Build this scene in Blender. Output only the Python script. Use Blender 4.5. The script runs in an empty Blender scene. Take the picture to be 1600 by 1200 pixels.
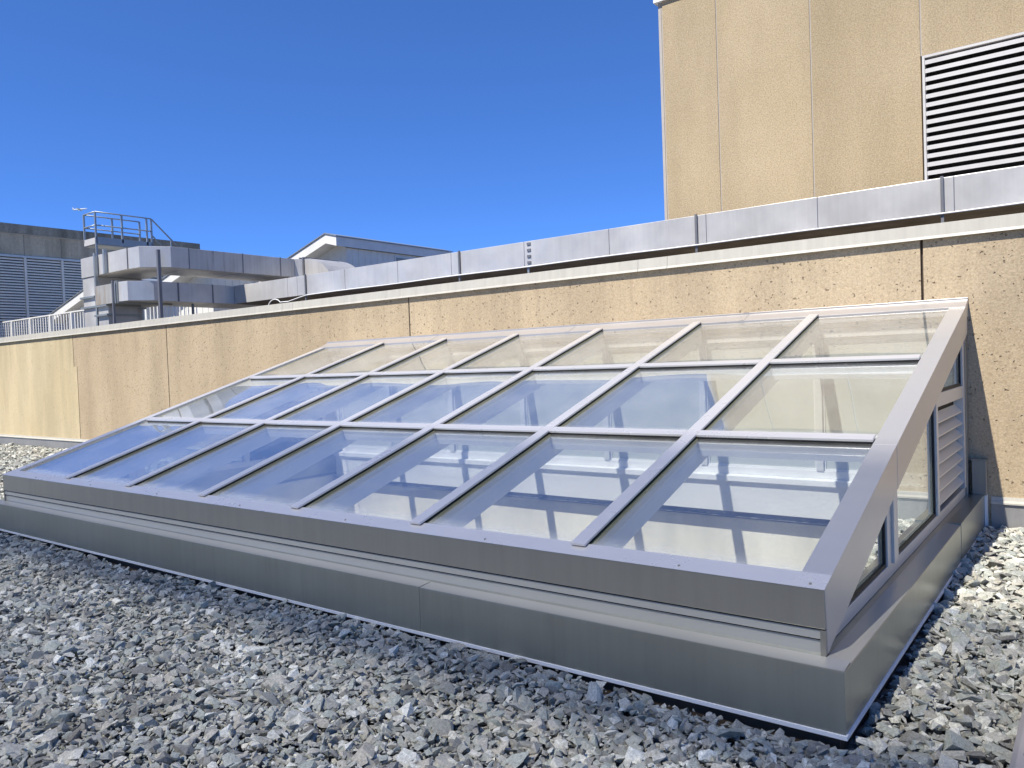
import bpy, bmesh, math, random
import numpy as np
from mathutils import Vector, Matrix
R = math.radians
scene = bpy.context.scene
COL = scene.collection
random.seed(7)

# ------------------------------------------------------------------ camera
cam_d = bpy.data.cameras.new('camera'); cam = bpy.data.objects.new('camera', cam_d); COL.objects.link(cam)
yaw, pitch, roll = 0.6497, -0.0261, -0.0365
fw = Vector((-math.sin(yaw)*math.cos(pitch), math.cos(yaw)*math.cos(pitch), math.sin(pitch)))
r0 = Vector((math.cos(yaw), math.sin(yaw), 0)); u0 = r0.cross(fw)
rt = r0*math.cos(roll) + u0*math.sin(roll); up = -r0*math.sin(roll) + u0*math.cos(roll)
m = Matrix((rt, up, -fw)).transposed().to_4x4(); m.translation = Vector((0.7976, -3.043, 1.46))
cam.matrix_world = m
cam_d.sensor_width = 36; cam_d.lens = 36*1223.83/1600
cam_d.clip_start = 0.05; cam_d.clip_end = 6000
scene.camera = cam

# ------------------------------------------------------------------ light
SA, SB = 0.165, 0.65                       # the sun moves +X and +Y by these per metre of fall
sun_to = Vector((-SA, -SB, 1)).normalized()
elev = math.asin(sun_to.z)
sd = bpy.data.lights.new('sun', 'SUN'); sd.energy = 3.6; sd.angle = R(0.53); sd.color = (1.0, 0.955, 0.88)
sun = bpy.data.objects.new('sun', sd); COL.objects.link(sun)
sun.rotation_euler = sun_to.to_track_quat('Z', 'Y').to_euler(); sun.location = (0, -5, 12)
world = bpy.data.worlds.new('World'); scene.world = world; world.use_nodes = True
wn = world.node_tree; bg = wn.nodes['Background']
sky = wn.nodes.new('ShaderNodeTexSky'); sky.sky_type = 'NISHITA'; sky.sun_disc = False
sky.sun_elevation = elev; sky.sun_rotation = math.atan2(sun_to.x, sun_to.y)
sky.altitude = 3000; sky.air_density = 0.62; sky.dust_density = 0.0; sky.ozone_density = 5.0
gam = wn.nodes.new('ShaderNodeGamma'); gam.inputs[1].default_value = 0.78
tint = wn.nodes.new('ShaderNodeMix'); tint.data_type = 'RGBA'; tint.blend_type = 'MULTIPLY'; tint.inputs[0].default_value = 1
tint.inputs[7].default_value = (0.43, 0.76, 1.27, 1)
wn.links.new(sky.outputs[0], gam.inputs[0]); wn.links.new(gam.outputs[0], tint.inputs[6]); wn.links.new(tint.outputs[2], bg.inputs['Color'])
bg.inputs['Strength'].default_value = 0.146
scene.view_settings.view_transform = 'Standard'; scene.view_settings.look = 'None'
scene.view_settings.exposure = 0.84; scene.view_settings.gamma = 1.0
scene.render.engine = 'CYCLES'
scene.cycles.max_bounces = 12; scene.cycles.transparent_max_bounces = 24
scene.cycles.glossy_bounces = 6; scene.cycles.diffuse_bounces = 5

# ------------------------------------------------------------------ helpers
class MB:
    def __init__(s): s.v = []; s.f = []; s.p = []
    def poly(s, vs, fs):
        n = len(s.v); m_ = len(s.f); s.v += [tuple(p) for p in vs]; s.f += [tuple(i+n for i in f) for f in fs]
        s.p.append((n, len(s.v), m_, len(s.f))); return s
    def box(s, x0, x1, y0, y1, z0, z1):
        return s.poly([(x0,y0,z0),(x1,y0,z0),(x1,y1,z0),(x0,y1,z0),(x0,y0,z1),(x1,y0,z1),(x1,y1,z1),(x0,y1,z1)],
                      [(0,3,2,1),(4,5,6,7),(0,1,5,4),(1,2,6,5),(2,3,7,6),(3,0,4,7)])
    def prism(s, pts, axis, a, b):
        """polygon pts in the plane normal to axis, extruded from a to b"""
        def P(p, t): return {'x': (t, p[0], p[1]), 'y': (p[0], t, p[1]), 'z': (p[0], p[1], t)}[axis]
        n = len(pts)
        return s.poly([P(p, a) for p in pts] + [P(p, b) for p in pts],
                      [tuple(range(n))[::-1], tuple(range(n, 2*n))] + [(i, (i+1) % n, n+(i+1) % n, n+i) for i in range(n)])
    def beam(s, p, q, w, h, upv=(0, 0, 1)):
        p, q = Vector(p), Vector(q); d = (q-p).normalized(); sd_ = d.cross(Vector(upv)).normalized(); u_ = sd_.cross(d)
        c = [(-w/2, -h/2), (w/2, -h/2), (w/2, h/2), (-w/2, h/2)]
        return s.poly([p+sd_*a+u_*b for a, b in c] + [q+sd_*a+u_*b for a, b in c],
                      [(0,1,2,3)[::-1], (4,5,6,7), (0,1,5,4), (1,2,6,5), (2,3,7,6), (3,0,4,7)])
    def tube(s, pts, r, n=8):
        pts = [Vector(p) for p in pts]; rings = []
        for i, p in enumerate(pts):
            d = (pts[min(i+1, len(pts)-1)] - pts[max(i-1, 0)]).normalized()
            a = d.orthogonal().normalized() if abs(d.z) > .95 else d.cross(Vector((0,0,1))).normalized()
            b = d.cross(a); rings.append([p + a*math.cos(t*2*math.pi/n)*r + b*math.sin(t*2*math.pi/n)*r for t in range(n)])
        vs = [v for g in rings for v in g]; fs = [tuple(range(n))[::-1], tuple(range(len(vs)-n, len(vs)))]
        for i in range(len(pts)-1):
            for k in range(n): fs.append((i*n+k, i*n+(k+1) % n, (i+1)*n+(k+1) % n, (i+1)*n+k))
        return s.poly(vs, fs)
    def each(s, name, mat, parent, bevel=0):
        """every box or tube added becomes an object of its own"""
        for a, b, c, d in s.p:
            q = MB(); q.v = s.v[a:b]; q.f = [tuple(i-a for i in f) for f in s.f[c:d]]; q.build(name, mat, parent, bevel)
    def build(s, name, mat, parent=None, bevel=0, smooth=False):
        me = bpy.data.meshes.new(name); me.from_pydata(s.v, [], s.f); me.update()
        bm = bmesh.new(); bm.from_mesh(me); bmesh.ops.recalc_face_normals(bm, faces=bm.faces); bm.to_mesh(me); bm.free()
        me.materials.append(mat)
        o = bpy.data.objects.new(name, me); COL.objects.link(o)
        if parent is not None:
            o.parent = parent
            par = parent; off = Vector((0, 0, 0))
            while par is not None: off += par.location; par = par.parent
            me.transform(Matrix.Translation(-off))
        if smooth:
            for p in me.polygons: p.use_smooth = True
        if bevel:
            b = o.modifiers.new('bevel', 'BEVEL'); b.width = bevel; b.segments = 2; b.limit_method = 'ANGLE'
            b.harden_normals = False
        return o
def tag(o, label=None, cat=None, group=None, kind=None):
    if label: o['label'] = label
    if cat: o['category'] = cat
    if group: o['group'] = group
    if kind: o['kind'] = kind
    return o
def thing(name, loc, label, cat, group=None):
    o = bpy.data.objects.new(name, None); o.empty_display_size = .3; COL.objects.link(o); o.location = loc
    return tag(o, label, cat, group)

# ------------------------------------------------------------------ materials
class NT:
    def __init__(s, name):
        s.m = bpy.data.materials.new(name); s.m.use_nodes = True; s.t = s.m.node_tree
        s.b = s.t.nodes['Principled BSDF']; s.out = s.t.nodes['Material Output']
        s.co = s.n('ShaderNodeTexCoord').outputs['Object']
    def n(s, typ, **kw):
        nd = s.t.nodes.new(typ)
        for k, v in kw.items(): setattr(nd, k, v)
        return nd
    def l(s, a, b): s.t.links.new(a, b)
    def noise(s, scale, detail=3, rough=.55, vec=None, sc=None, dist=0):
        nd = s.n('ShaderNodeTexNoise'); nd.inputs['Scale'].default_value = scale; nd.inputs['Detail'].default_value = detail
        nd.inputs['Roughness'].default_value = rough; nd.inputs['Distortion'].default_value = dist
        v = vec or s.co
        if sc:
            mp = s.n('ShaderNodeMapping'); mp.inputs['Scale'].default_value = sc; s.l(v, mp.inputs['Vector']); v = mp.outputs[0]
        s.l(v, nd.inputs['Vector']); return nd.outputs[0]
    def ramp(s, fac, stops):
        nd = s.n('ShaderNodeValToRGB'); e = nd.color_ramp.elements
        while len(e) < len(stops): e.new(.5)
        for el, (p, c) in zip(e, stops):
            el.position = p; el.color = (c, c, c, 1) if isinstance(c, (int, float)) else (*c, 1)
        s.l(fac, nd.inputs[0]); return nd.outputs[0]
    def mix(s, fac, a, b, mode='MIX'):
        nd = s.n('ShaderNodeMix', data_type='RGBA', blend_type=mode)
        for sock, v in ((nd.inputs[0], fac), (nd.inputs[6], a), (nd.inputs[7], b)):
            if isinstance(v, (int, float)): sock.default_value = v
            elif isinstance(v, tuple): sock.default_value = (*v, 1)
            else: s.l(v, sock)
        return nd.outputs[2]
    def math(s, op, a, b=0.0):
        nd = s.n('ShaderNodeMath', operation=op)
        for sock, v in ((nd.inputs[0], a), (nd.inputs[1], b)):
            if isinstance(v, (int, float)): sock.default_value = v
            else: s.l(v, sock)
        return nd.outputs[0]
    def bump(s, h, strength=.3, dist=.01, prev=None):
        nd = s.n('ShaderNodeBump'); nd.inputs['Strength'].default_value = strength; nd.inputs['Distance'].default_value = dist
        s.l(h, nd.inputs['Height'])
        if prev: s.l(prev, nd.inputs['Normal'])
        return nd.outputs[0]
    def set(s, base=None, rough=None, metal=None, normal=None, spec=None):
        for k, v in (('Base Color', base), ('Roughness', rough), ('Metallic', metal), ('Normal', normal), ('Specular IOR Level', spec)):
            if v is None: continue
            i = s.b.inputs[k]
            if isinstance(v, tuple): i.default_value = (*v, 1)
            elif isinstance(v, (int, float)): i.default_value = v
            else: s.l(v, i)
        return s.m

def concrete(name, c1, c2, pits=1.0, agg=30., streak=.25, tone=1.0, gran=1.0, drip=None):
    t = NT(name)
    big = t.ramp(t.noise(.55, 4, .6), [(.3, 0.), (.7, 1.)])
    base = t.mix(big, c1, c2)
    # fine exposed aggregate: pale and brown grains
    g = t.ramp(t.noise(agg*2.2, 3, .7), [(.28, 1-.34*gran), (.5, 1.0), (.74, 1+.32*gran)])
    base = t.mix(1.0, base, g, 'MULTIPLY')
    vo = t.n('ShaderNodeTexVoronoi'); vo.inputs['Scale'].default_value = agg; t.l(t.co, vo.inputs['Vector'])
    sep = t.n('ShaderNodeSeparateColor'); t.l(vo.outputs['Color'], sep.inputs[0])
    grain = t.math('MULTIPLY', t.ramp(sep.outputs[0], [(.80, 0.), (.84, 1.)]), t.ramp(vo.outputs['Distance'], [(.25, 1.), (.5, 0.)]))
    base = t.mix(t.math('MULTIPLY', grain, .55*gran), base, (c1[0]*1.15, c1[1]*1.2, c1[2]*1.35))
    brown = t.math('MULTIPLY', t.ramp(sep.outputs[1], [(.86, 0.), (.9, 1.)]), t.ramp(vo.outputs['Distance'], [(.25, 1.), (.5, 0.)]))
    base = t.mix(t.math('MULTIPLY', brown, .26*gran), base, (c1[0]*.55, c1[1]*.42, c1[2]*.36))
    # weathering streaks running down
    st = t.ramp(t.noise(1.0, 5, .6, sc=(1.7, 1.7, .30)), [(.35, 1-streak), (.62, 1.06)])
    base = t.mix(1.0, base, st, 'MULTIPLY')
    oi_ = t.n('ShaderNodeObjectInfo').outputs['Random']          # panels were cast one by one
    base = t.mix(1.0, base, t.ramp(oi_, [(0., (.94, .935, .93)), (1., (1.05, 1.05, 1.06))]), 'MULTIPLY')
    if drip:
        sp = t.n('ShaderNodeSeparateXYZ'); t.l(t.co, sp.inputs[0])
        topm = t.n('ShaderNodeMapRange'); topm.inputs[1].default_value = drip[0]; topm.inputs[2].default_value = drip[1]; t.l(sp.outputs[2], topm.inputs[0])
        dn = t.ramp(t.noise(1., 4, .65, sc=(9, 9, .25)), [(.50, 0.), (.68, 1.)])
        base = t.mix(t.math('MULTIPLY', t.math('MULTIPLY', dn, topm.outputs[0]), .26), base, (.20, .145, .09))
    h = t.noise(agg*1.6, 4, .7)
    nrm = t.bump(h, .55, .006)
    if pits:
        v2 = t.n('ShaderNodeTexVoronoi'); v2.inputs['Scale'].default_value = 34; v2.inputs['Randomness'].default_value = 1.
        mp = t.n('ShaderNodeMapping'); mp.inputs['Scale'].default_value = (1, 1, .75)
        nz = t.n('ShaderNodeTexNoise'); nz.inputs['Scale'].default_value = 22; nz.inputs['Detail'].default_value = 2; t.l(t.co, nz.inputs['Vector'])
        ad = t.n('ShaderNodeMix', data_type='VECTOR'); ad.inputs[0].default_value = .06
        t.l(t.co, ad.inputs[4]); t.l(nz.outputs['Color'], ad.inputs[5]); t.l(ad.outputs[1], mp.inputs[0]); t.l(mp.outputs[0], v2.inputs['Vector'])
        s2 = t.n('ShaderNodeSeparateColor'); t.l(v2.outputs['Color'], s2.inputs[0])
        patch = t.ramp(t.noise(1.1, 3, .6), [(.36, 0.), (.60, 1.)])
        sel = t.ramp(t.math('ADD', s2.outputs[0], t.math('MULTIPLY', patch, .32)), [(.88, 0.), (.95, 1.)])
        rad = t.ramp(t.math('SUBTRACT', v2.outputs['Distance'], t.math('MULTIPLY', s2.outputs[1], .13)), [(.06, 1.), (.20, 0.)])
        pit = t.math('MULTIPLY', sel, rad)
        base = t.mix(t.math('MULTIPLY', pit, .55*pits), base, (.085, .055, .035))
        nrm = t.bump(t.math('SUBTRACT', 1.0, pit), .8, .012, nrm)
    if tone != 1.0: base = t.mix(1.0, base, (tone, tone, tone), 'MULTIPLY')
    return t.set(base, .88, 0, nrm, .25)

def metal(name, col, rough=.35, mt=.8, var=.12, streaks=0., stain=0., rust=False, bumpy=0., rv=1.):
    t = NT(name)
    c = t.mix(1.0, col, t.ramp(t.noise(1.3, 4, .6), [(.25, 1-var), (.75, 1+var)]), 'MULTIPLY')
    if streaks:
        c = t.mix(1.0, c, t.ramp(t.noise(1.0, 5, .65, sc=(16, 16, .5)), [(.3, 1-streaks), (.7, 1+streaks*.6)]), 'MULTIPLY')
    if stain:
        s_ = t.math('MULTIPLY', t.ramp(t.noise(1.0, 5, .7, sc=(5, 5, .35)), [(.58, 0.), (.72, 1.)]), stain)
        c = t.mix(s_, c, (.07, .06, .05))
    if rust:
        r_ = t.ramp(t.noise(1.0, 4, .7, sc=(4, 4, .5)), [(.5, 0.), (.66, .55)])
        c = t.mix(r_, c, (.42, .27, .13))
    rg = t.ramp(t.noise(2.5, 5, .65), [(.25, max(.05, rough-.09*rv)), (.75, rough+.12*rv)])
    nrm = t.bump(t.noise(1.1, 2, .5), bumpy, .05) if bumpy else None
    return t.set(c, rg, mt, nrm)

def plain(name, col, rough=.6, mt=0., var=.06, spec=.4):
    t = NT(name); c = t.mix(1.0, col, t.ramp(t.noise(3., 4, .6), [(.3, 1-var), (.7, 1+var)]), 'MULTIPLY')
    return t.set(c, rough, mt, None, spec)

def glass(name, tint, f0=.085, warp=.012, dusty=False):
    t = NT(name); t.t.nodes.remove(t.b)
    tr = t.n('ShaderNodeBsdfTransparent'); tr.inputs[0].default_value = (*tint, 1)
    gl = t.n('ShaderNodeBsdfGlossy'); gl.inputs['Roughness'].default_value = 0.0; gl.inputs[0].default_value = (.93, .96, 1, 1)
    if warp:
        ri = t.math('MULTIPLY', t.n('ShaderNodeObjectInfo').outputs['Random'], 40.)
        va = t.n('ShaderNodeVectorMath', operation='ADD'); t.l(t.co, va.inputs[0]); t.l(ri, va.inputs[1])
        nm = t.bump(t.noise(.75, 1, .4, vec=va.outputs[0]), 1.0, warp); t.l(nm, gl.inputs['Normal'])
    lw = t.n('ShaderNodeLayerWeight'); lw.inputs['Blend'].default_value = .5
    p5 = t.math('POWER', lw.outputs['Facing'], 2.7)
    f = t.math('ADD', f0, t.math('MULTIPLY', p5, 1-f0))
    mx = t.n('ShaderNodeMixShader'); t.l(f, mx.inputs[0]); t.l(tr.outputs[0], mx.inputs[1]); t.l(gl.outputs[0], mx.inputs[2])
    # a thin even film of dust
    df = t.n('ShaderNodeBsdfDiffuse'); df.inputs[0].default_value = (.74, .75, .72, 1)
    film = t.ramp(t.noise(2.2, 5, .7), [(.32, .008), (.8, .032)])
    if dusty:
        # dust and dried rain marks gather along the lower edge of every pane
        sp = t.n('ShaderNodeSeparateXYZ'); t.l(t.co, sp.inputs[0])
        yy = t.math('ADD', sp.outputs[1], 2.1-.187-.012)
        fr = t.math('MODULO', t.math('ADD', yy, 1.345), 1.345)
        edge = t.ramp(fr, [(0., 1.), (.035, .45), (.11, 0.)])
        spots = t.ramp(t.noise(38, 3, .6), [(.60, 0.), (.70, 1.)])
        film = t.math('ADD', film, t.math('MULTIPLY', edge, t.ramp(t.noise(7, 3, .6), [(.3, .06), (.7, .24)])))
        film = t.math('ADD', film, t.math('MULTIPLY', spots, t.ramp(t.noise(1.3, 2, .5), [(.45, 0.), (.7, .05)])))
    # a film of dust covers more of the view the flatter one looks along the pane
    cosv = t.math('MAXIMUM', t.math('SUBTRACT', 1.0, lw.outputs['Facing']), .12)
    film = t.math('MINIMUM', t.math('DIVIDE', film, cosv), .32)
    m2 = t.n('ShaderNodeMixShader'); t.l(film, m2.inputs[0])
    t.l(mx.outputs[0], m2.inputs[1]); t.l(df.outputs[0], m2.inputs[2]); t.l(m2.outputs[0], t.out.inputs['Surface'])
    return t.m

M = dict(
    wall=concrete('pitted_tan_concrete', (.475, .368, .232), (.535, .425, .275), streak=.14, gran=.8, drip=(1.7, 2.5)),
    wall_smooth=concrete('smoother_tan_concrete', (.60, .485, .285), (.64, .53, .33), pits=.3, agg=38, streak=.16, gran=.55, drip=(1.7, 2.5)),
    tower=concrete('tower_aggregate', (.41, .32, .19), (.475, .375, .235), pits=0, agg=24, streak=.05, gran=1.15),
    old=concrete('weathered_concrete', (.60, .48, .32), (.68, .55, .38), pits=0, agg=20, streak=.35),
    old_dark=concrete('stained_parapet_concrete', (.36, .31, .23), (.50, .43, .32), pits=0, agg=12, streak=.5),
    well=concrete('light_well_concrete', (.90, .85, .68), (.92, .89, .78), pits=0, agg=30, streak=.20, gran=.2),
    frame=metal('champagne_silver_metal', (.36, .345, .30), .32, .60, .03, streaks=.06, stain=.06, rv=.35),
    curb=metal('curb_sheet_metal', (.37, .375, .325), .32, .66, .06, streaks=.06, stain=.14, rv=.35),
    ridge=metal('ridge_cap_metal', (.50, .47, .44), .34, .4, .03),
    rake=metal('rake_cover_metal', (.56, .545, .52), .32, .45, .03, rv=.3),
    band=metal('satin_band_metal', (.50, .495, .45), .34, .35, .04, rv=.3),
    ledge=metal('sky_lit_ledge_metal', (.48, .475, .44), .32, .45, .05, rv=.3),
    endframe=metal('warm_end_frame_metal', (.68, .645, .57), .36, .22, .04, rv=.3),
    cap=metal('silver_cap_metal', (.66, .64, .62), .28, .35, .03, rv=.3),
    inner=plain('white_inner_frame', (.88, .88, .86), .45),
    liner=plain('pale_grey_liner', (.80, .80, .78), .5, .0, .03),
    trim=plain('white_trim', (.88, .87, .84), .4),
    gasket=plain('black_gasket', (.012, .012, .012), .6),
    seal=plain('yellowish_glass_edge', (.36, .33, .16), .5),
    coping=metal('cream_coping_paint', (.53, .50, .42), .5, .0, .05, streaks=.10, stain=.12),
    flash=metal('grey_base_flashing', (.34, .33, .31), .45, .3, .12, streaks=.12),
    duct=metal('galvanised_duct', (.63, .61, .575), .38, .28, .18, streaks=.05, stain=.10, bumpy=.12),
    duct_dirty=metal('weathered_duct', (.55, .53, .495), .42, .25, .14, streaks=.12, stain=.55, bumpy=.12),
    duct_rust=metal('rusty_duct', (.50, .485, .44), .42, .3, .14, streaks=.2, stain=.2, rust=True, bumpy=.1),
    steel=metal('galvanised_steel', (.40, .43, .43), .45, .6, .1),
    steel_dark=metal('dark_strut_steel', (.24, .24, .25), .5, .6, .1),
    post=plain('pale_inner_post', (.66, .67, .65), .45),
    panel=plain('grey_green_back_panel', (.52, .55, .50), .5, .0, .05),
    white=plain('white_paint', (.80, .79, .74), .5),
    siding=plain('white_siding', (.82, .80, .72), .5),
    louver=plain('pale_louver_metal', (.68, .65, .60), .42, .2),
    louver_grey=plain('grey_louver_metal', (.88, .78, .64), .6, .0),
    black=plain('louver_void', (.01, .01, .01), .8),
    joint=plain('joint_sealant', (.46, .42, .37), .7),
    joint_dark=plain('dark_joint', (.10, .075, .055), .8),
    plane=plain('aircraft_white', (.80, .80, .80), .35),
    glass=glass('roof_glass', (.985, .995, .985), .05, .012, True),
    side_glass=glass('end_wall_glass', (.90, .95, .93), .07, .004),
)

# ------------------------------------------------------------------ ground
D = 4.2775                                  # face of the long wall
SL, SR = -8.123, 0.0                        # skylight curb in x
def roof_ground_mat():
    t = NT('loose_stone_bed')
    vo = t.n('ShaderNodeTexVoronoi'); vo.inputs['Scale'].default_value = 15; t.l(t.co, vo.inputs['Vector'])
    sp = t.n('ShaderNodeSeparateColor'); t.l(vo.outputs['Color'], sp.inputs[0])
    c = t.ramp(sp.outputs[0], [(0., (.16, .165, .16)), (.6, (.26, .265, .255)), (1., (.42, .41, .38))])
    c = t.mix(1.0, c, t.ramp(vo.outputs['Distance'], [(.3, 1.), (.62, .25)]), 'MULTIPLY')
    h = t.math('SUBTRACT', 1., vo.outputs['Distance'])
    return t.set(c, .9, 0, t.bump(h, 1., .04), .3)
gm = roof_ground_mat()
g = MB()
hx0, hx1, hy0, hy1 = SL+.12, SR-.12, .12, D-.1
X = [-60, hx0, hx1, 60]; Yv = [-60, hy0, hy1, D+.2]
for i in range(3):
    for j in range(3):
        if i == 1 and j == 1: continue
        g.poly([(X[i], Yv[j], -.085), (X[i+1], Yv[j], -.085), (X[i+1], Yv[j+1], -.085), (X[i], Yv[j+1], -.085)], [(0, 1, 2, 3)])
tag(g.build('roof_deck', gm), kind='structure')
u = MB().box(-200, 200, D+.36, 400, 1.7, 1.9)
tag(u.build('upper_roof_deck', plain('upper_roof_membrane', (.11, .10, .09), .8, 0, .15)), kind='structure')
far = MB().poly([(-3000, -3000, -14), (3000, -3000, -14), (3000, 3000, -14), (-3000, 3000, -14)], [(0, 1, 2, 3)])
tag(far.build('ground', plain('far_ground', (.16, .17, .12), .9, 0, .3)), kind='structure')

def bed(x, y):
    """top of the stone bed: banked up towards the wall and at the middle of the curb"""
    h = -.030 + .060*np.clip((y-.8)/3.0, 0, 1)
    h += .026*np.exp(-((x+2.3)/1.2)**2)*np.exp(-((y+.12)/.28)**2)
    h += .012*np.sin(x*3.1+y*1.7)*np.sin(y*4.3-x*.9)
    h += .014*np.exp(-(y/.12)**2)*(.6+.6*np.sin(x*2.7)*np.sin(x*1.1+1))*(y < 0)
    h -= .006*np.exp(-((x+.15)/.30)**2-((y+.05)/.22)**2)
    return h
def make_gravel():
    rng = np.random.default_rng(5); protos = []
    for k in range(26):
        bm = bmesh.new(); n = rng.integers(7, 11)
        d = rng.normal(size=(n, 3)); d /= np.linalg.norm(d, axis=1)[:, None]
        d *= rng.uniform(.80, 1.08, size=(n, 1)); d *= np.array([1., rng.uniform(.50, .90), rng.uniform(.34, .60)])
        for p in d: bm.verts.new(p)
        res = bmesh.ops.convex_hull(bm, input=bm.verts)
        bmesh.ops.delete(bm, geom=[v for v in bm.verts if not v.link_faces], context='VERTS')
        bmesh.ops.triangulate(bm, faces=bm.faces[:])
        bmesh.ops.recalc_face_normals(bm, faces=bm.faces)
        bm.verts.index_update()
        v = np.array([x.co[:] for x in bm.verts]); f = np.array([[a.index for a in t.verts] for t in bm.faces]); bm.free()
        protos.append((v, f))
    P = []
    def area(x0, x1, y0, y1, s, size):
        gx = np.arange(x0, x1, s); gy = np.arange(y0, y1, s*.87)
        a, b = np.meshgrid(gx, gy); b = b.copy(); a = a.copy(); a[1::2] += s/2
        a = a.ravel()+rng.uniform(-.42, .42, a.size)*s; b = b.ravel()+rng.uniform(-.42, .42, b.size)*s
        k = (a > x0) & (a < x1) & (b > y0) & (b < y1)
        P.append(np.stack([a[k], b[k], np.full(k.sum(), size)], 1))
    area(-9.5, .50, -2.5, -.015, .034, .031)
    area(-9.5, .50, -2.5, -.015, .075, .042)
    area(.015, .51, -.02, D-.05, .042, .038)
    area(.015, .51, -.02, D-.05, .10, .052)
    area(-20., SL-.02, -.02, D-.05, .066, .050)
    area(-7., .50, -2.3, -.01, .036, .013)
    area(.01, .51, -.02, 2.5, .036, .013)
    area(-14., -9.5, -2.5, -.02, .07, .05)
    area(.83, 4.2, -2.5, D-.05, .07, .05)
    P = np.concatenate(P)
    which = rng.integers(0, len(protos), len(P)); VV = []; FF = []; off = 0
    for (x, y, sz), w in zip(P, which):
        v, f = protos[w]; s = sz*np.clip(rng.lognormal(0, .32), .5, 1.9)
        a = rng.uniform(0, 6.283); tx, ty = rng.normal(0, .34, 2)
        ca, sa = math.cos(a), math.sin(a)
        Rz = np.array([[ca, -sa, 0], [sa, ca, 0], [0, 0, 1]])
        Rx = np.array([[1, 0, 0], [0, math.cos(tx), -math.sin(tx)], [0, math.sin(tx), math.cos(tx)]])
        Ry = np.array([[math.cos(ty), 0, math.sin(ty)], [0, 1, 0], [-math.sin(ty), 0, math.cos(ty)]])
        q = (v*s) @ (Rx @ Ry @ Rz).T
        z = bed(x, y) - .012 + rng.uniform(-.018, .014)
        VV.append(q+np.array([x, y, z])); FF.append(f+off); off += len(v)
    V = np.concatenate(VV).astype(np.float32); F = np.concatenate(FF).astype(np.int32)
    me = bpy.data.meshes.new('gravel'); me.vertices.add(len(V)); me.vertices.foreach_set('co', V.ravel())
    me.loops.add(F.size); me.loops.foreach_set('vertex_index', F.ravel()); me.polygons.add(len(F))
    me.polygons.foreach_set('loop_start', np.arange(0, F.size, 3, dtype=np.int32))
    me.polygons.foreach_set('use_smooth', np.zeros(len(F), dtype=bool))
    me.update(calc_edges=True); me.validate()
    t = NT('crushed_stone')
    gi = t.n('ShaderNodeNewGeometry').outputs['Random Per Island']
    c = t.ramp(gi, [(0., (.22, .205, .19)), (.22, (.34, .335, .32)), (.42, (.40, .415, .385)), (.6, (.47, .45, .41)), (.74, (.46, .42, .37)), (.86, (.58, .56, .52)), (1., (.76, .74, .69))])
    c = t.mix(1.0, c, t.ramp(t.noise(95, 4, .75), [(.3, .62), (.5, 1.), (.72, 1.45)]), 'MULTIPLY')
    c = t.mix(t.ramp(t.noise(30, 2, .6), [(.58, 0.), (.72, .5)]), c, (.33, .36, .30))
    big = t.ramp(t.noise(.9, 4, .6), [(.3, (.80, .78, .74)), (.7, (1.1, 1.11, 1.12))]); c = t.mix(1.0, c, big, 'MULTIPLY')
    c = t.mix(1.0, c, (1.03, 1.05, .99), 'MULTIPLY'); t.set(c, .82, 0, t.bump(t.noise(120, 4, .7), .5, .004), .35)
    me.materials.append(t.m)
    o = bpy.data.objects.new('gravel', me); COL.objects.link(o)
    tag(o, 'grey crushed stone ballast spread over the flat roof', 'gravel', kind='stuff')
make_gravel()

# ------------------------------------------------------------------ long concrete wall
W = thing('concrete_wall', (-8, D+.17, -.1), 'long tan pitted concrete parapet wall with cream metal coping behind the skylight', 'wall')
edges = [(-60, -60), (-22.3, -22.3), (-15.93, -15.80), (-12.34, -12.34), (-6.395, -6.395), (-.42, -.42), (5.55, 5.55), (12, 12)]
gp = .011
for i in range(len(edges)-1):
    (a0, a1), (b0, b1) = edges[i], edges[i+1]
    zj = 1.72
    L = [(a0+gp, 2.40), (a0+gp, zj), (a1+gp, zj), (a1+gp, -.12)] if a0 != a1 else [(a0+gp, 2.40), (a0+gp, -.12)]
    Rr = [(b1-gp, -.12), (b1-gp, zj), (b0-gp, zj), (b0-gp, 2.40)] if b0 != b1 else [(b1-gp, -.12), (b1-gp, 2.40)]
    pm = M['wall_smooth'] if i <= 1 else M['wall']
    MB().prism(L+Rr, 'y', D, D+.16).build('wall_panel', pm, W)
MB().box(-60, 12, D+.03, D+.34, -.12, 2.398).build('wall_core', M['joint_dark'], W)
cx = -60.
seams = [-60, -30, -23.6, -17.6, -13.9, -13.55, -9.0, -8.75, -3.05, -2.72, .32, 6, 12]
for a, b in zip(seams[:-1], seams[1:]):
    cp = MB()
    cp.prism([(D-.034, 2.372), (D-.018, 2.372), (D-.018, 2.40), (D+.36, 2.40), (D+.36, 2.53), (D-.024, 2.485)], 'x', a+.0015, b-.0015)
    cp.prism([(D-.044, 2.362), (D-.0345, 2.362), (D-.0325, 2.386), (D-.0345, 2.386)], 'x', a+.002, b-.002)
    cp.build('coping', M['coping'], W, bevel=.002)

for a, b in ((-60, SL+.04), (.045, 12)):
    fl = MB(); fl.prism([(D-.03, -.12), (D-.001, -.12), (D-.001, .205), (D-.022, .205)], 'x', a, b)
    fo = fl.build('base_flashing', M['flash'], W)
    MB().prism([(D-.040, .196), (D-.001, .2045), (D-.001, .25), (D-.012, .25), (D-.018, .222), (D-.040, .208)], 'x', a, b).build('counterflashing', M['coping'], fo)

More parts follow.
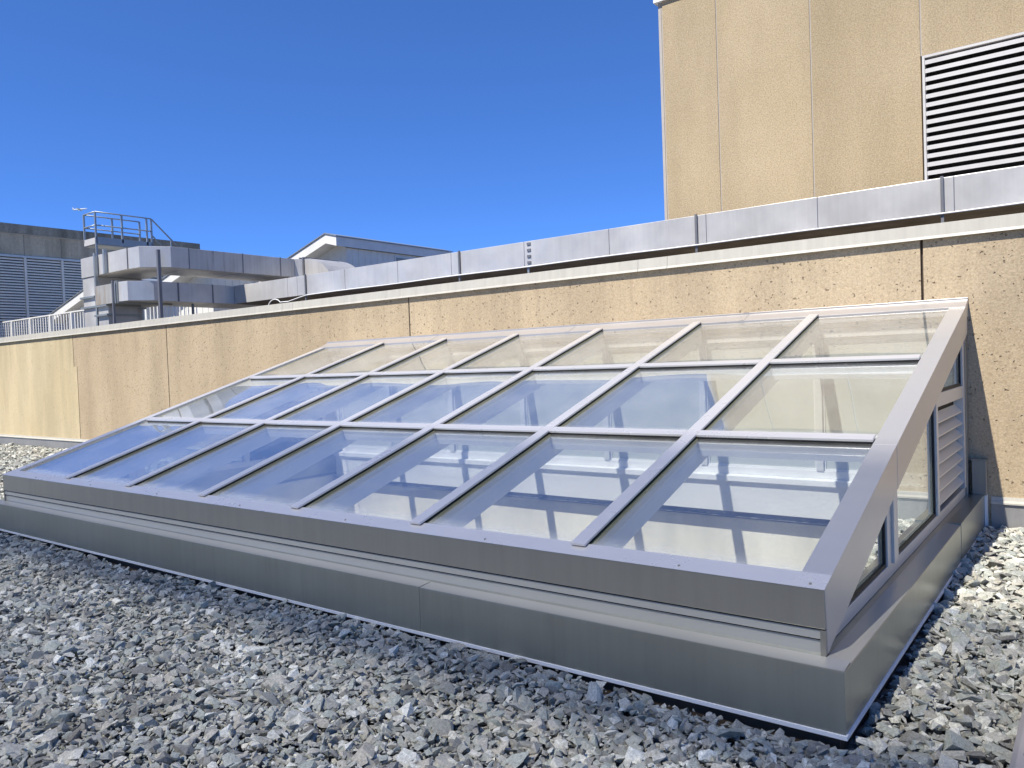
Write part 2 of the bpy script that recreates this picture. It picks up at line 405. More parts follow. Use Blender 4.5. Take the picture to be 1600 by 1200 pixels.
# ------------------------------------------------------------------ light well under the skylight
wl = MB()
wl.box(SL+.20, SR-.20, D-.0, D+.02, -3.6, -.02)
wl.box(SL+.20, SR-.20, .125, .20, -3.6, -.02)
wl.box(SL+.125, SL+.20, .125, D+.02, -3.6, -.02)
wl.box(SR-.20, SR-.125, .125, D+.02, -3.6, -.02)
tag(wl.build('light_well_walls', M['well']), kind='structure')
fl = MB().box(SL+.02, SR-.02, .02, D+.02, -3.7, -3.605)
tag(fl.build('light_well_floor', plain('pale_floor', (.5, .49, .46), .5)), kind='structure')

# ------------------------------------------------------------------ skylight
S = thing('skylight', (-4.06, 2.1, -.02), 'large lean-to glass skylight with silver frame and metal curb on the gravel roof', 'skylight')
ms = .3083; al = math.atan(ms)
def zp(y): return .5327 + ms*(y-.086)       # outer face of the slope
YF, YB = .086, 4.26
XR, XLo = -.09, -8.035
bays = [-.165-1.1*i for i in range(8)]      # rafter centres: first and last are the rakes
bays = [-.2089+.045-1.1*i for i in range(8)]
def slope_box(x0, x1, ya, yb, lo, hi):
    """bar lying on the slope between depths lo and hi (measured square to it)"""
    nn = Vector((-math.sin(al), math.cos(al)))
    def pt(y, o): return (y + nn[0]*o, zp(y) + nn[1]*o)
    return MB().prism([pt(ya, lo), pt(yb, lo), pt(yb, hi), pt(ya, hi)], 'x', x0, x1)
# curb: outer skin ring and sloping ledge
def ring(o0, o1, z0, z1, z2=None):
    """rectangular ring; o0 outer inset, o1 inner inset; z1 at outer top, z2 at inner top"""
    z2 = z1 if z2 is None else z2
    a = [(SL+o0, o0), (SR-o0, o0), (SR-o0, D-.004), (SL+o0, D-.004)]
    b = [(SL+o1, o1), (SR-o1, o1), (SR-o1, D-.02), (SL+o1, D-.02)]
    vs = [(x, y, z0) for x, y in a]+[(x, y, z1) for x, y in a]+[(x, y, z0) for x, y in b]+[(x, y, z2) for x, y in b]
    fs = []
    for i in range(4):
        j = (i+1) % 4; fs += [(i, j, 4+j, 4+i), (4+i, 4+j, 12+j, 12+i), (12+i, 12+j, 8+j, 8+i), (8+i, 8+j, j, i)]
    return MB().poly(vs, fs)
curb = ring(0, .150, .012, .258, .2695).build('curb', M['curb'], S, bevel=.0025)
MB().prism([(-.0025, .018), (-.0025, .2605), (.084, .2685), (.084, .2670), (.002, .2590), (.002, .018)], 'x', SL+.004, -2.2).build('curb_cover', M['curb'], curb, bevel=.0008)
MB().prism([(2.953, .018), (4.18, .018), (4.18, .2695), (2.953, .2695)], 'x', -.08, .0035).build('curb_cover', M['curb'], curb, bevel=.001)
MB().prism([(-.006, .0), (.012, .0), (.012, .020), (-.006, .016)], 'x', SL-.006, SR+.006).build('drip_edge', M['trim'], S)
MB().prism([(SR+.006, .0), (SR-.012, .0), (SR-.012, .020), (SR+.006, .016)], 'y', .0125, D-.06).build('drip_edge', M['trim'], S)
MB().prism([(.0015, .2595), (.091, .2685), (.091, .2692), (.0015, .2602)], 'x', -2.198, SR-.0015).build('ledge_plate', M['ledge'], curb)  # ledge coloured lighter than the curb to paint in the sky's reflection
MB().prism([(.0015, .2620), (.091, .2705), (.091, .2712), (.0015, .2627)], 'x', SL+.006, -2.2).build('ledge_plate', M['ledge'], curb)
MB().prism([(SR-.0015, .2595), (XR+.002, .2682), (XR+.002, .2690), (SR-.0015, .2602)], 'y', .0925, 2.95).build('ledge_plate', M['ledge'], curb)
skirt = ring(.03, .09, -.10, .011).build('curb_base', M['joint_dark'], S)
# sealant fillet where the frame meets the ledge
MB().prism([(.092, .2672), (.1038, .2688), (.1038, .276)], 'x', XLo+.01, XR-.01).build('sealant_bead', M['curb'], S)
# front eave: cap, step, recessed band
ev = MB()
ev.prism([(YF, zp(YF)), (.19, zp(.19)), (.19, .47), (.115, .40), (.115, .377), (YF, .377)], 'x', XLo, XR)
eave = ev.build('eave_cap', M['frame'], S, bevel=.0025)
slope_box(XLo-.001, XR+.001, YF-.0015, .191, .0005, .0025).build('eave_top', M['cap'], eave)  # same paint as the face; the lighter colour stands in for sky light
MB().prism([(.092, .376), (.14, .376), (.14, .3705), (.092, .3705)], 'x', XLo+.003, XR-.003).build('gasket', M['gasket'], S)  # dark strip put in as the shade line below the cap
MB().prism([(.098, .3330), (.14, .3330), (.14, .3285), (.098, .3285)], 'x', XLo+.003, XR-.023).build('gasket', M['gasket'], S)  # second dark strip, drawn for the shade below the step
MB().prism([(.096, .3700), (.14, .3700), (.14, .3335), (.096, .3335)], 'x', XLo+.004, XR-.004).build('eave_step', M['band'], S, bevel=.0015)
MB().prism([(.104, .328), (.15, .328), (.15, .270), (.104, .270)], 'x', XLo+.006, XR-.022).build('eave_band', M['band'], S)
MB().prism([(.090, .371), (.15, .371), (.15, .270), (.090, .270)], 'x', XR-.0215, XR-.0005).build('eave_end_cap', M['frame'], S, bevel=.001)
MB().prism([(.090, .371), (.15, .371), (.15, .270), (.090, .270)], 'x', XLo+.0005, XLo+.0055).build('eave_end_cap', M['frame'], S)
# inner face of the eave wall
MB().box(SL+.12, SR-.12, .151, .185, -.03, .468).build('eave_liner', M['liner'], S)
# thin screws on the eave
sc = MB()
for x in [bays[i]+.55 for i in range(1, 8)]+[XR-.06]:
    yy = .112; sc.tube([(x, yy, zp(yy)+.001), (x, yy-.001, zp(yy)+.0065)], .006, 8)
sc.each('screw', M['frame'], eave)
# rakes
for side, (xa, xb) in (('r', (XR-.118, XR)), ('l', (XLo, XLo+.11))):
    nseg = [(YF+.002, 1.455), (1.458, 2.872), (2.875, 4.19)]
    for k, (ya, yb) in enumerate(nseg):
        o = .0012*(1 if k != 1 else 2.0)
        pr = [(ya, zp(ya)+o), (yb, zp(yb)+o), (yb, zp(yb)-.232), (ya+(.0 if k else .03), zp(ya)-(.232 if k else .26))]
        MB().prism(pr, 'x', xa-(0 if side == 'r' else o), xb+(o if side == 'r' else 0)).build('rake_cover', M['cap' if side == 'l' else 'rake'], S, bevel=.0022)
# ridge
MB().prism([(4.125, zp(4.125)-.055), (4.125, zp(4.125)+.006), (4.262, 1.842), (4.262, 1.862), (D-.002, 1.862), (D-.002, 1.70), (4.20, 1.70)], 'x', XLo, XR+.001).build('ridge_cap', M['ridge'], S, bevel=.003)
for x in (-1.9, -3.85, -5.9):
    MB().prism([(4.123, zp(4.125)-.02), (4.123, zp(4.125)+.0085), (4.261, 1.8445), (4.261, 1.8645), (D-.003, 1.8645), (D-.003, 1.86), (4.262, 1.80)], 'x', x-.05, x+.002).build('ridge_splice', M['ridge'], S)
# rafters with pressure caps
GT = -.008                                   # top of glass, square to the slope
for i in range(1, 7):
    x = bays[i]
    r_ = slope_box(x-.034, x+.034, .20, 4.12, -.185, -.032).build('rafter', M['inner'], S)
    slope_box(x-.041, x+.041, .155, 4.135, .008, .022).build('rafter_cap', M['cap'], r_, bevel=.003)
    slope_box(x-.034, x+.034, .165, 4.13, -.0315, .0075).build('gasket', M['gasket'], r_)
# purlins
PY = (1.511, 2.871)
cells_y = [.187, PY[0], PY[1], 4.13]
for y in PY:
    for i in range(7):
        x1 = bays[i]-(.045 if i == 0 else .0415); x0 = bays[i+1]+(.045 if i == 6 else .0415)
        p_ = slope_box(x0+.002, x1-.002, y-.033, y+.033, -.12, -.033).build('purlin', M['inner'], S)
        slope_box(x0, x1, y-.036, y+.036, .004, .022).build('purlin_cap', M['cap'], p_, bevel=.004)
        slope_box(x0+.003, x1-.003, y-.030, y+.030, -.0325, .0035).build('gasket', M['gasket'], p_)
# panes
for j in range(3):
    for i in range(7):
        x1 = bays[i]-.036; x0 = bays[i+1]+.036
        ya = cells_y[j]+(.031 if j else .0); yb = cells_y[j+1]-.031
        gp_ = slope_box(x0, x1, ya, yb, -.030, GT).build('glass_pane', M['glass'], S)
        e = MB()
        nn = (-math.sin(al), math.cos(al))
        for (xa, xb) in ((x0+.0005, x0+.010), (x1-.010, x1-.0005)):
            def pt(y, o): return (y+nn[0]*o, zp(y)+nn[1]*o)
            e.prism([pt(ya+.002, -.026), pt(yb-.002, -.026), pt(yb-.002, -.007), pt(ya+.002, -.007)], 'x', xa, xb)
        e.each('pane_spacer', M['seal'], gp_)
# back wall frame inside, seen through the glass
bx0, bx1 = bays[7]+.03, bays[0]-.03
YI = 4.19
MB().box(bx0, bx1, YI, D-.003, 1.585, 1.665).build('back_header', M['inner'], S, bevel=.003)
MB().box(bx0, bx1, YI+.012, D-.003, .325, .395).build('back_bottom_rail', M['inner'], S, bevel=.003)
MB().prism([(YI-.055, .262), (YI-.055, .315), (YI+.02, .3245), (D-.003, .3245), (D-.003, .262)], 'x', bx0, bx1).build('back_sill', M['inner'], S, bevel=.003)
MB().box(bx0, bx1, YI-.02, D-.003, -.035, .2605).build('back_curb_liner', M['liner'], S, bevel=.002)
for i in range(8):
    x = bays[i] if 0 < i < 7 else (bays[0]-.07 if i == 0 else bays[7]+.07)
    MB().box(x-.032, x+.032, YI, D-.003, .3955, 1.5845).build('back_post', M['post'], S, bevel=.003)
for i in range(7):
    x1 = (bays[i] if i else bays[0]-.07)-.033; x0 = (bays[i+1] if i < 6 else bays[7]+.07)+.033
    MB().box(x0, x1, YI+.045, D-.003, .397, 1.583).build('back_panel', M['panel'], S)
    q_ = MB()
    for (a, b, c, d_) in ((x0, x1, .397, .412), (x0, x1, 1.568, 1.583), (x0, x0+.012, .413, 1.567), (x1-.012, x1, .413, 1.567)):
        q_.box(a, b, YI+.030, YI+.0445, c, d_)
    q_.each('panel_bead', M['inner'], S)
MB().box(bx0, bx1, YI+.045, D-.003, 1.667, 1.70).build('back_top_panel', M['panel'], S)
# end walls
for side in (1, -1):
    xo = XR-.028 if side > 0 else XLo+.028     # outer face of glazing frame
    def XB(a, b):                            # a..b measured inwards
        return (xo-b, xo-a) if side > 0 else (xo+a, xo+b)
    def vp(pts, a, b, name, mat, bev=0, par=S):
        x0, x1 = XB(a, b); return MB().prism(pts, 'x', x0, x1).build(name, M[mat], par, bevel=bev)
    lowr = lambda y: zp(y)-.20
    vp([(.15, .270), (4.12, .270), (4.12, .338), (.25, .338), (.15, .34)], 0, .06, 'end_sill', 'endframe', .002)
    vp([(1.31, .3385), (1.395, .3385), (1.395, lowr(1.395)), (1.31, lowr(1.31))], -.004, .06, 'end_post', 'endframe', .002)
    vp([(1.40, .3385), (1.50, .3385), (1.50, lowr(1.50)), (1.40, lowr(1.40))], -.018, .06, 'end_post', 'endframe', .002)
    vp([(2.80, .3385), (2.865, .3385), (2.865, lowr(2.865)), (2.80, lowr(2.80))], -.010, .06, 'end_post', 'endframe', .002)
    vp([(4.05, .3385), (4.12, .3385), (4.12, lowr(4.12)), (4.05, lowr(4.05))], -.010, .06, 'end_post', 'endframe', .002)
    vp([(4.14, .262), (4.265, .262), (4.265, zp(4.2)-.10), (4.14, zp(4.14)-.10)], -.016, .06, 'corner_post', 'frame', .003)
    # glazing
    def window(poly, c=None):
        w_ = vp(poly, .020, .030, 'end_window', 'side_glass')
        n = len(poly)
        cx_ = sum(p[0] for p in poly)/n; cz_ = sum(p[1] for p in poly)/n
        b = MB(); x0, x1 = XB(.006, .0195)
        ins = [(cx_+(p[0]-cx_)*(1-.018/abs(p[0]-cx_+1e-6) if abs(p[0]-cx_) > .05 else 1), cz_+(p[1]-cz_)*(1-.018/abs(p[1]-cz_+1e-6) if abs(p[1]-cz_) > .05 else 1)) for p in poly]
        for k in range(n):
            j = (k+1) % n; b.prism([poly[k], poly[j], ins[j], ins[k]], 'x', x0, x1)
        b.build('gasket', M['gasket'], w_)
        return w_
    window([(.34, .3395), (1.309, .3395), (1.309, lowr(1.309)+.02), (.34, .36)])
    window([(1.501, .3395), (2.799, .3395), (2.799, lowr(2.799)+.02), (1.501, lowr(1.501)+.02)])
    window([(2.93, 1.155), (4.049, 1.155), (4.049, lowr(4.049)+.02), (2.93, 1.22)])
    vp([(2.866, 1.06), (4.049, 1.06), (4.049, 1.154), (2.866, 1.154)], -.006, .06, 'end_rail', 'endframe', .002)
    lv = vp([(2.867, .34), (4.048, .34), (4.048, 1.058), (2.867, 1.058)], .060, .064, 'vent_louver', 'black')
    sl = MB(); z = .405
    while z < 1.03:
        x_out = xo-.002*side; x_in = xo-.052*side
        sl.poly([(x_out, 2.868, z-.022), (x_in, 2.868, z+.035), (x_in, 2.868, z+.041), (x_out, 2.868, z-.010),
                 (x_out, 4.047, z-.022), (x_in, 4.047, z+.035), (x_in, 4.047, z+.041), (x_out, 4.047, z-.010)],
                [(0,1,2,3), (7,6,5,4), (0,4,5,1), (1,5,6,2), (2,6,7,3), (3,7,4,0)])
        z += .0935
    sl.build('louver_blades', M['endframe'], lv)
# corner flashing piece between skylight and wall
cf = MB().box(-.078, .022, 4.19, D-.003, .268, .545)
cf.build('corner_flashing', M['frame'], S, bevel=.003)
MB().box(-.082, .028, 4.184, D-.0025, .5455, .556).build('corner_flashing_lip', M['frame'], S)
MB().box(.0045, .022, 4.195, D-.003, -.05, .267).build('corner_flashing_leg', M['trim'], S)

# ------------------------------------------------------------------ roof edge at the right
E_ = thing('roof_edge_flashing', (.62, 1, -.08), 'low pinkish grey metal roof edge strip at the bottom right beside the gravel', 'flashing')
MB().prism([(.515, -.09), (.515, .028), (.535, .045), (.80, .06), (.80, -.09)], 'y', -6, D-.045).build('metal_strip', metal('pinkish_metal', (.50, .46, .44), .4, .3, .06), E_, bevel=.003)
sc = MB()
for y in (-.6, .12, .84, 1.6, 2.4, 3.3): sc.tube([(.56, y, .040), (.56, y, .052)], .009, 10)
sc.each('screw', M['steel'], E_)

# ------------------------------------------------------------------ rooftop ducts
def duct_sections(name, parent, plan_box, xs, mat, z0, z1, y0, y1):
    for a, b in zip(xs[:-1], xs[1:]):
        MB().box(a+.004, b-.004, y0, y1, z0, z1).build(name, mat, parent, bevel=.004)
T1 = thing('roof_duct', (-6, 7.9, 1.9), 'long galvanised duct above the coping with a lower elbow branch at its left end', 'duct')
y0, y1, z0, z1 = 7.28, 8.62, 3.025, 3.425
xs = [-14.77, -12.86, -12.54, -11.06, -9.60, -8.28-1.15*0, -6.70, -5.12, -3.58, -2.09, -.57, 1.0, 2.5, 4.2]
duct_sections('duct_section', T1, None, xs, M['duct'], z0, z1, y0, y1)
fr = MB()
for x in xs[1:-1]:
    fr.box(x-.0035, x+.0035, y0+.008, y1, z0+.008, z1-.008)
fr.each('duct_seam', M['steel_dark'], T1)
br = MB().prism([(-15.33, 4.96), (-15.02, 4.99), (-14.79, 5.42), (-14.775, 8.62), (-15.95, 8.62), (-15.95, 6.1), (-15.33, 6.1)], 'z', z0, z1)
br.build('branch_duct', M['duct'], T1, bevel=.004)
MB().box(-16.32, -15.44, 4.955, 6.1, z0-.01, z1-.005).build('branch_duct', M['duct_rust'], T1, bevel=.004)
for x in (-15.36, -15.415): MB().box(x-.02, x+.02, 4.93, 6.12, z0-.03, z1+.03).build('duct_flange', M['steel'], T1)
MB().box(-16.36, -15.93, 5.02, 5.66, 1.9, 2.985).build('riser_duct', M['duct'], T1, bevel=.004)
for z in (3.0, 2.80): MB().box(-16.43, -15.88, 4.96, 5.70, z-.02, z+.02).build('duct_flange', M['steel'], T1)
sm = MB()
for y in (5.95, 6.75): sm.box(-14.79, -14.768, y-.012, y+.012, z0, z1)
sm.each('duct_seam', M['steel_dark'], T1)
for x in (-12.25, -8.08, -5.95+0*1, -3.72, -.69):
    if x == -5.95: continue
    s_ = MB().box(x-.016, x+.016, y0-.028, y0-.006, 1.9, 3.44); s_.build('duct_strut', M['steel_dark'], T1)
for x in (-6.61, 1.8):
    MB().box(x-.018, x+.018, y0-.028, y0-.006, 1.9, 3.0).build('duct_strut', M['steel'], T1)
MB().box(xs[0], xs[-1], y0+.02, y1-.02, z0-.006, z0-.001).build('duct_underside_shade', plain('shaded_underside', (.20, .17, .14), .7, 0, .4), T1)  # dark sheet: the shade under the duct is put into its colour
bt = MB()
for k in range(4): bt.box(-6.635, -6.565, y0-.014, y0+.002, 3.06+k*.10, 3.10+k*.10)
bt.each('tape_patch', M['steel_dark'], T1)
MB().box(-15.42, -15.38, 4.86, 4.90, 1.9, 3.46).build('duct_strut', M['steel_dark'], T1)
# white cable conduit on the bottom edge of the run
C_ = MB(); cy = y0-.045
pts = [(-13.35, cy-.1, 2.2), (-13.35, cy-.1, 2.80)]+[(-13.20-.15*math.cos(R(a)), cy-.1+.1*a/150, 2.86+.14*math.sin(R(a))) for a in range(0, 151, 15)]+[(-12.96, cy, 2.93), (-12.8, cy, 2.925), (-12.6, cy, 2.955), (-12.4, cy, 2.985)]
x = -12.2
while x < 5: pts.append((x, cy, 3.012+.004*math.sin(x*2.1))); x += .45
C_.tube(pts, .011, 8)
tag(C_.build('cable_conduit', M['trim'], None, smooth=True), 'thin pale conduit clipped along the lower edge of the long duct', 'conduit')

T2 = thing('elbow_duct', (-15.2, 6.5, 1.9), 'raised weathered metal duct with black drip stains bending above the lower duct', 'duct')
a0, a1 = 3.695, 4.125
MB().box(-17.30, -15.25, 5.13, 6.25, a0, a1).build('duct_section', M['duct'], T2, bevel=.005)
MB().prism([(-15.24, 5.14), (-14.86, 5.18), (-14.50, 5.66), (-14.50, 6.05), (-15.24, 6.25)], 'z', a0, a1).build('duct_elbow', M['duct'], T2, bevel=.005)
ysec = [6.06, 7.35, 8.35, 8.75]
for a, b in zip(ysec[:-1], ysec[1:]):
    MB().box(-15.75, -14.505, a+.004, b-.004, a0+.002, a1-.002).build('duct_section', M['duct_dirty'], T2, bevel=.005)
sm = MB()
for y in ysec[:-1]: sm.box(-15.74, -14.497, y-.012, y+.012, a0, a1+.006)
sm.box(-15.252, -15.238, 5.122, 6.2, a0, a1+.004)
sm.each('duct_seam', M['steel_dark'], T2)
# end elbow that turns right and down behind the long run
arc = [(-14.5+.0, 4.12)]
ctr = (-14.3, 3.0); N_ = 10
o_pts = [(ctr[0]+1.12*math.cos(R(90-90*k/N_)), ctr[1]+1.12*math.sin(R(90-90*k/N_))) for k in range(N_+1)]
i_pts = [(ctr[0]+.30*math.cos(R(90-90*k/N_)), ctr[1]+.30*math.sin(R(90-90*k/N_))) for k in range(N_+1)]
MB().prism([(-14.9, 4.12)]+o_pts+[(ctr[0]+1.12, 1.9), (ctr[0]+.30, 1.9)]+i_pts[::-1]+[(-14.9, 3.30)], 'y', 8.90, 9.9).build('duct_elbow', M['duct_dirty'], T2)
for x in (-14.46, -14.34): MB().box(x-.02, x+.02, 8.86, 9.94, 3.6, 4.16).build('duct_flange', M['steel_dark'], T2)
MB().prism([(-15.75, 8.751), (-14.5, 8.751), (-14.3, 8.95), (-14.3, 9.9), (-15.75, 9.9)], 'z', a0-.1, a1-.004).build('duct_section', M['duct_dirty'], T2)
MB().box(-17.30, -16.76, 5.15, 6.2, 1.9, 3.69).build('riser_duct', M['duct'], T2, bevel=.005)
for z in (3.25, 3.03): MB().box(-17.36, -16.70, 5.10, 6.26, z-.02, z+.02).build('duct_flange', M['steel'], T2)
for (x, y, zt, mm) in ((-16.52, 5.08, 4.16, 'steel'), (-14.43, 5.35, 4.02, 'steel_dark'), (-16.10, 5.08, 4.20, 'steel')):
    MB().box(x-.03, x+.03, y-.03, y+.03, 1.9 if x > -15 or x < -16.4 else 3.68, zt).build('duct_strut', M[mm], T2)
wd = MB().box(-14.9, -14.86, 6.3, 6.34, 1.9, 3.0).build('duct_strut', M['steel_dark'], T2)

# ------------------------------------------------------------------ white balustrade behind
RL = thing('white_railing', (-26, 8.6, 1.9), 'low white metal railing with close balusters at the far left behind the coping', 'railing')
ry = 8.6; rz0, rz1 = 3.16, 3.66
MB().box(-45, -18.4, ry-.03, ry+.03, rz1-.04, rz1).build('top_rail', M['white'], RL)
MB().box(-45, -18.4, ry-.02, ry+.02, rz0-.25, rz0-.21).build('bottom_rail', M['white'], RL)
x = -32.0; k = 0
pxs = []
while x < -18.5:
    if k % 8 == 0:
        MB().box(x-.045, x+.045, ry-.045, ry+.045, 1.9, rz1-.041).build('rail_post', M['white'], RL)
    else:
        MB().box(x-.022, x+.022, ry-.012, ry+.012, rz0-.209, rz1-.041).build('baluster', M['white'], RL)
    x += .195; k += 1

# ------------------------------------------------------------------ shed roofed penthouses
def shed(xc, zt, ya, yb, w, slope, label, fh=.26, window=False):
    """xc, zt: upper right corner of the roof; falls to the left"""
    t = thing('penthouse', (xc-w/2, (ya+yb)/2, 1.9), label, 'penthouse', 'white shed roofed penthouses on the upper roof')
    zl = zt+.12-slope*(w-.45)
    ap = xc-.45
    MB().prism([(xc, zt-fh), (xc, zt), (ap, zt+.12), (xc-w, zl), (xc-w, zl-fh), (ap, zt+.12-fh)], 'y', ya, yb).build('roof', M['white'], t)
    MB().prism([(xc+.03, zt+.003), (xc+.03, zt+.03), (ap, zt+.155), (xc-w-.03, zl+.03), (xc-w-.03, zl+.003), (ap, zt+.123)], 'y', ya-.03, yb+.03).build('roof_edge', M['steel'], t)
    s_ = MB().prism([(xc-.09, 1.9), (xc-.09, zt-fh-.002), (ap, zt+.118-fh), (xc-w+.2, zl-fh+slope*.2-.004), (xc-w+.2, 1.9)], 'y', ya+.45, yb-.1)
    wl_ = s_.build('wall', M['siding'], t)
    rb = MB(); y = ya+.65
    while y < yb-.3:
        rb.box(xc-.091, xc-.078, y-.008, y+.008, 1.95, zt-fh-.01); y += .24
    x = xc-.35
    while x > xc-w+.4:
        rb.box(x-.008, x+.008, ya+.438, ya+.4495, 1.95, min(zt-fh, zt+.12-fh-slope*(ap-x))-.06); x -= .3
    rb.build('siding_rib', M['siding'], wl_)
    if window:
        q = MB().box(xc-.0895, xc-.070, ya+2.3, yb-.4, zt-fh-.62, zt-fh-.06).build('window_frame', M['louver'], t)
        MB().box(xc-.0695, xc-.066, ya+2.36, yb-.46, zt-fh-.56, zt-fh-.12).build('pane', plain('dull_pane', (.30, .31, .26), .25), q)
shed(-16.2, 5.17, 11.5, 16.35, 4.6, .30, 'largest white penthouse with sloped roof and clerestory, rising against the sky behind the duct', window=True)
shed(-18.75, 4.66, 11.5, 15.5, 3.8, .27, 'white penthouse roof slope half hidden between the raised duct and the long duct')
shed(-19.95, 4.70, 9.6, 13.5, 3.9, .28, 'white penthouse seen in the gap under the stained raised duct')
shed(-25.3, 4.72, 9.6, 14.0, 4.6, .25, 'white penthouse roof slope at far left above the white railing')

# ------------------------------------------------------------------ access platform
P_ = thing('access_platform', (-20.07, 7.4, 1.9), 'small galvanised access platform with handrails above the elbow duct', 'platform')
px0, px1, py0, py1, pz = -20.42, -19.80, 6.67, 8.15, 5.0
MB().box(px0, px1, py0, py1, pz-.10, pz+.0).build('deck', M['steel'], P_)
MB().box(px1+.001, px1+.02, py0, py1, pz-.08, pz+.10).build('toe_board', M['steel'], P_)
MB().box(px0, px1, py0-.02, py0-.001, pz-.08, pz+.08).build('toe_board', M['louver'], P_)
def rail(a, b, z): MB().tube([(a[0], a[1], z), (b[0], b[1], z)], .018, 6).build('handrail', M['steel'], P_, smooth=True)
for z in (pz+.74, pz+.40):
    rail((px0, py0), (px1, py0), z); rail((px1, py0), (px1, py1), z); rail((px0, py0), (px0, py1), z)
for (x, y, zb) in ((px0, py0, pz), (px1, py0, 1.9), (px1, 7.35, pz), (px1, py1, pz), (px0, py1, pz), (px0, 7.4, pz), (px1, 8.02, pz)):
    MB().box(x-.02, x+.02, y-.02, y+.02, zb, pz+.74).build('rail_post', M['steel'], P_)
MB().tube([(px1, py1, pz+.74), (px1, 8.85, pz+.10)], .02, 6).build('stair_rail', M['steel'], P_)
MB().tube([(px1, py1, pz+.30), (px1, 8.6, pz-.15)], .02, 6).build('stair_rail', M['steel'], P_)
MB().box(px1-.015, px1+.015, 8.68, 8.71, pz-.4, pz+.24).build('rail_post', M['steel'], P_)
MB().box(px0+.02, px0+.06, py1-.06, py1-.02, 1.9, pz-.1).build('leg', M['steel'], P_)

# ------------------------------------------------------------------ louvred building at far left
LB = thing('louvred_building', (-34, 8, 1.9), 'low weathered concrete building with grey louvre bays at the far left', 'building')
bx = -32.0
MB().box(-44, bx, -6, 16.83, 1.9, 6.23).build('wall', M['old'], LB)
ys = [-6, 5.4, 6.75, 8.1, 9.69, 11.02, 12.4, 13.8, 15.2, 16.83]
for a, b in zip(ys[:-1], ys[1:]): MB().box(-44, bx+.06, a+.012, b-.012, 6.235, 7.02).build('spandrel_panel', M['old'], LB)
MB().box(-43.9, bx+.04, -5.9, 16.8, 6.24, 7.01).build('panel_joint', M['joint'], LB)
MB().box(-44.1, bx+.14, -6.1, 16.95, 7.06, 7.40).build('parapet', M['old_dark'], LB)
MB().box(-44.1, bx+.10, -6.05, 16.9, 7.021, 7.058).build('parapet_flashing', M['coping'], LB)
lb = ys[1:]
for a, b in zip(lb[:-1], lb[1:]):
    v = MB().box(bx+.003, bx+.01, a+.05, b-.05, 2.1, 6.15).build('louver_bay', M['black'], LB)
    s2 = MB(); z = 2.2
    while z < 6.1:
        s2.poly([(bx+.10, a+.06, z-.040), (bx+.02, a+.06, z+.035), (bx+.02, a+.06, z+.050), (bx+.10, a+.06, z+.015),
                 (bx+.10, b-.06, z-.040), (bx+.02, b-.06, z+.035), (bx+.02, b-.06, z+.050), (bx+.10, b-.06, z+.015)],
                [(0,1,2,3), (7,6,5,4), (0,4,5,1), (1,5,6,2), (2,6,7,3), (3,7,4,0)]); z += .105
    s2.build('louver_blades', M['louver_grey'], v)
    MB().box(bx+.002, bx+.12, b-.045, b+.045, 2.1, 6.15).build('mullion', M['louver_grey'], LB)
MB().box(bx+.002, bx+.13, ys[1], 16.8, 6.152, 6.23).build('louver_head', M['louver'], LB)

# ------------------------------------------------------------------ tall plant room at the right
TB = thing('plant_building', (-1, 12, 1.9), 'tall tan aggregate panel building with big white louvre rising at the upper right', 'building')
ty = 9.48; ttop = 7.56
xsn = [-5.20, -4.235, -2.745, -1.235, .30, 1.83, 3.35, 4.9]
MB().prism([(-5.275, ty+.06), (-5.215, ty+.005), (-5.21, ty+.25), (-5.275, ty+.25)], 'z', 1.9, ttop).build('corner_panel', M['tower'], TB)
for a, b in zip(xsn[:-1], xsn[1:]):
    if a < -1.3 or a > 3: MB().box(a+.011, b-.011, ty, ty+.15, 1.9, ttop).build('wall_panel', M['tower'], TB)
    else:
        MB().box(a+.011, b-.011, ty, ty+.15, 5.60, ttop).build('wall_panel', M['tower'], TB)
        MB().box(a+.011, b-.011, ty, ty+.15, 1.9, 3.72).build('wall_panel', M['tower'], TB)
MB().box(-5.27, 4.9, ty+.012, ty+.14, 5.602, ttop-.002).build('panel_joint', M['joint'], TB)
MB().box(-5.27, -1.25, ty+.013, ty+.141, 1.9, 5.60).build('panel_joint', M['joint'], TB)
MB().box(-5.27, 4.9, ty+.26, 17, 1.9, ttop-.004).build('core', M['tower'], TB)
MB().box(-5.33, 5.0, ty-.05, 17.05, ttop+.001, ttop+.055).build('roof_cap', M['trim'], TB)
lz0, lz1 = 3.73, 5.59
lf = MB()
lf.box(-1.222, -1.19, ty-.02, ty+.12, lz0, lz1); lf.box(-1.189, 3.3, ty-.02, ty+.12, lz1-.035, lz1); lf.box(-1.189, 3.3, ty-.02, ty+.12, lz0, lz0+.03)
lf = lf.build('louver_frame', M['louver'], TB)
MB().box(-1.188, 3.3, ty+.13, ty+.145, lz0+.03, lz1-.035).build('louver_void', M['black'], lf)
s2 = MB(); z = lz0+.10
while z < lz1-.06:
    s2.poly([(-1.188, ty-.008, z-.042), (-1.188, ty+.115, z+.030), (-1.188, ty+.115, z+.038), (-1.188, ty-.008, z+.018),
             (3.29, ty-.008, z-.042), (3.29, ty+.115, z+.030), (3.29, ty+.115, z+.038), (3.29, ty-.008, z+.018)],
            [(0,1,2,3), (7,6,5,4), (0,4,5,1), (1,5,6,2), (2,6,7,3), (3,7,4,0)]); z += .1195
s2.build('louver_blades', M['louver'], lf)

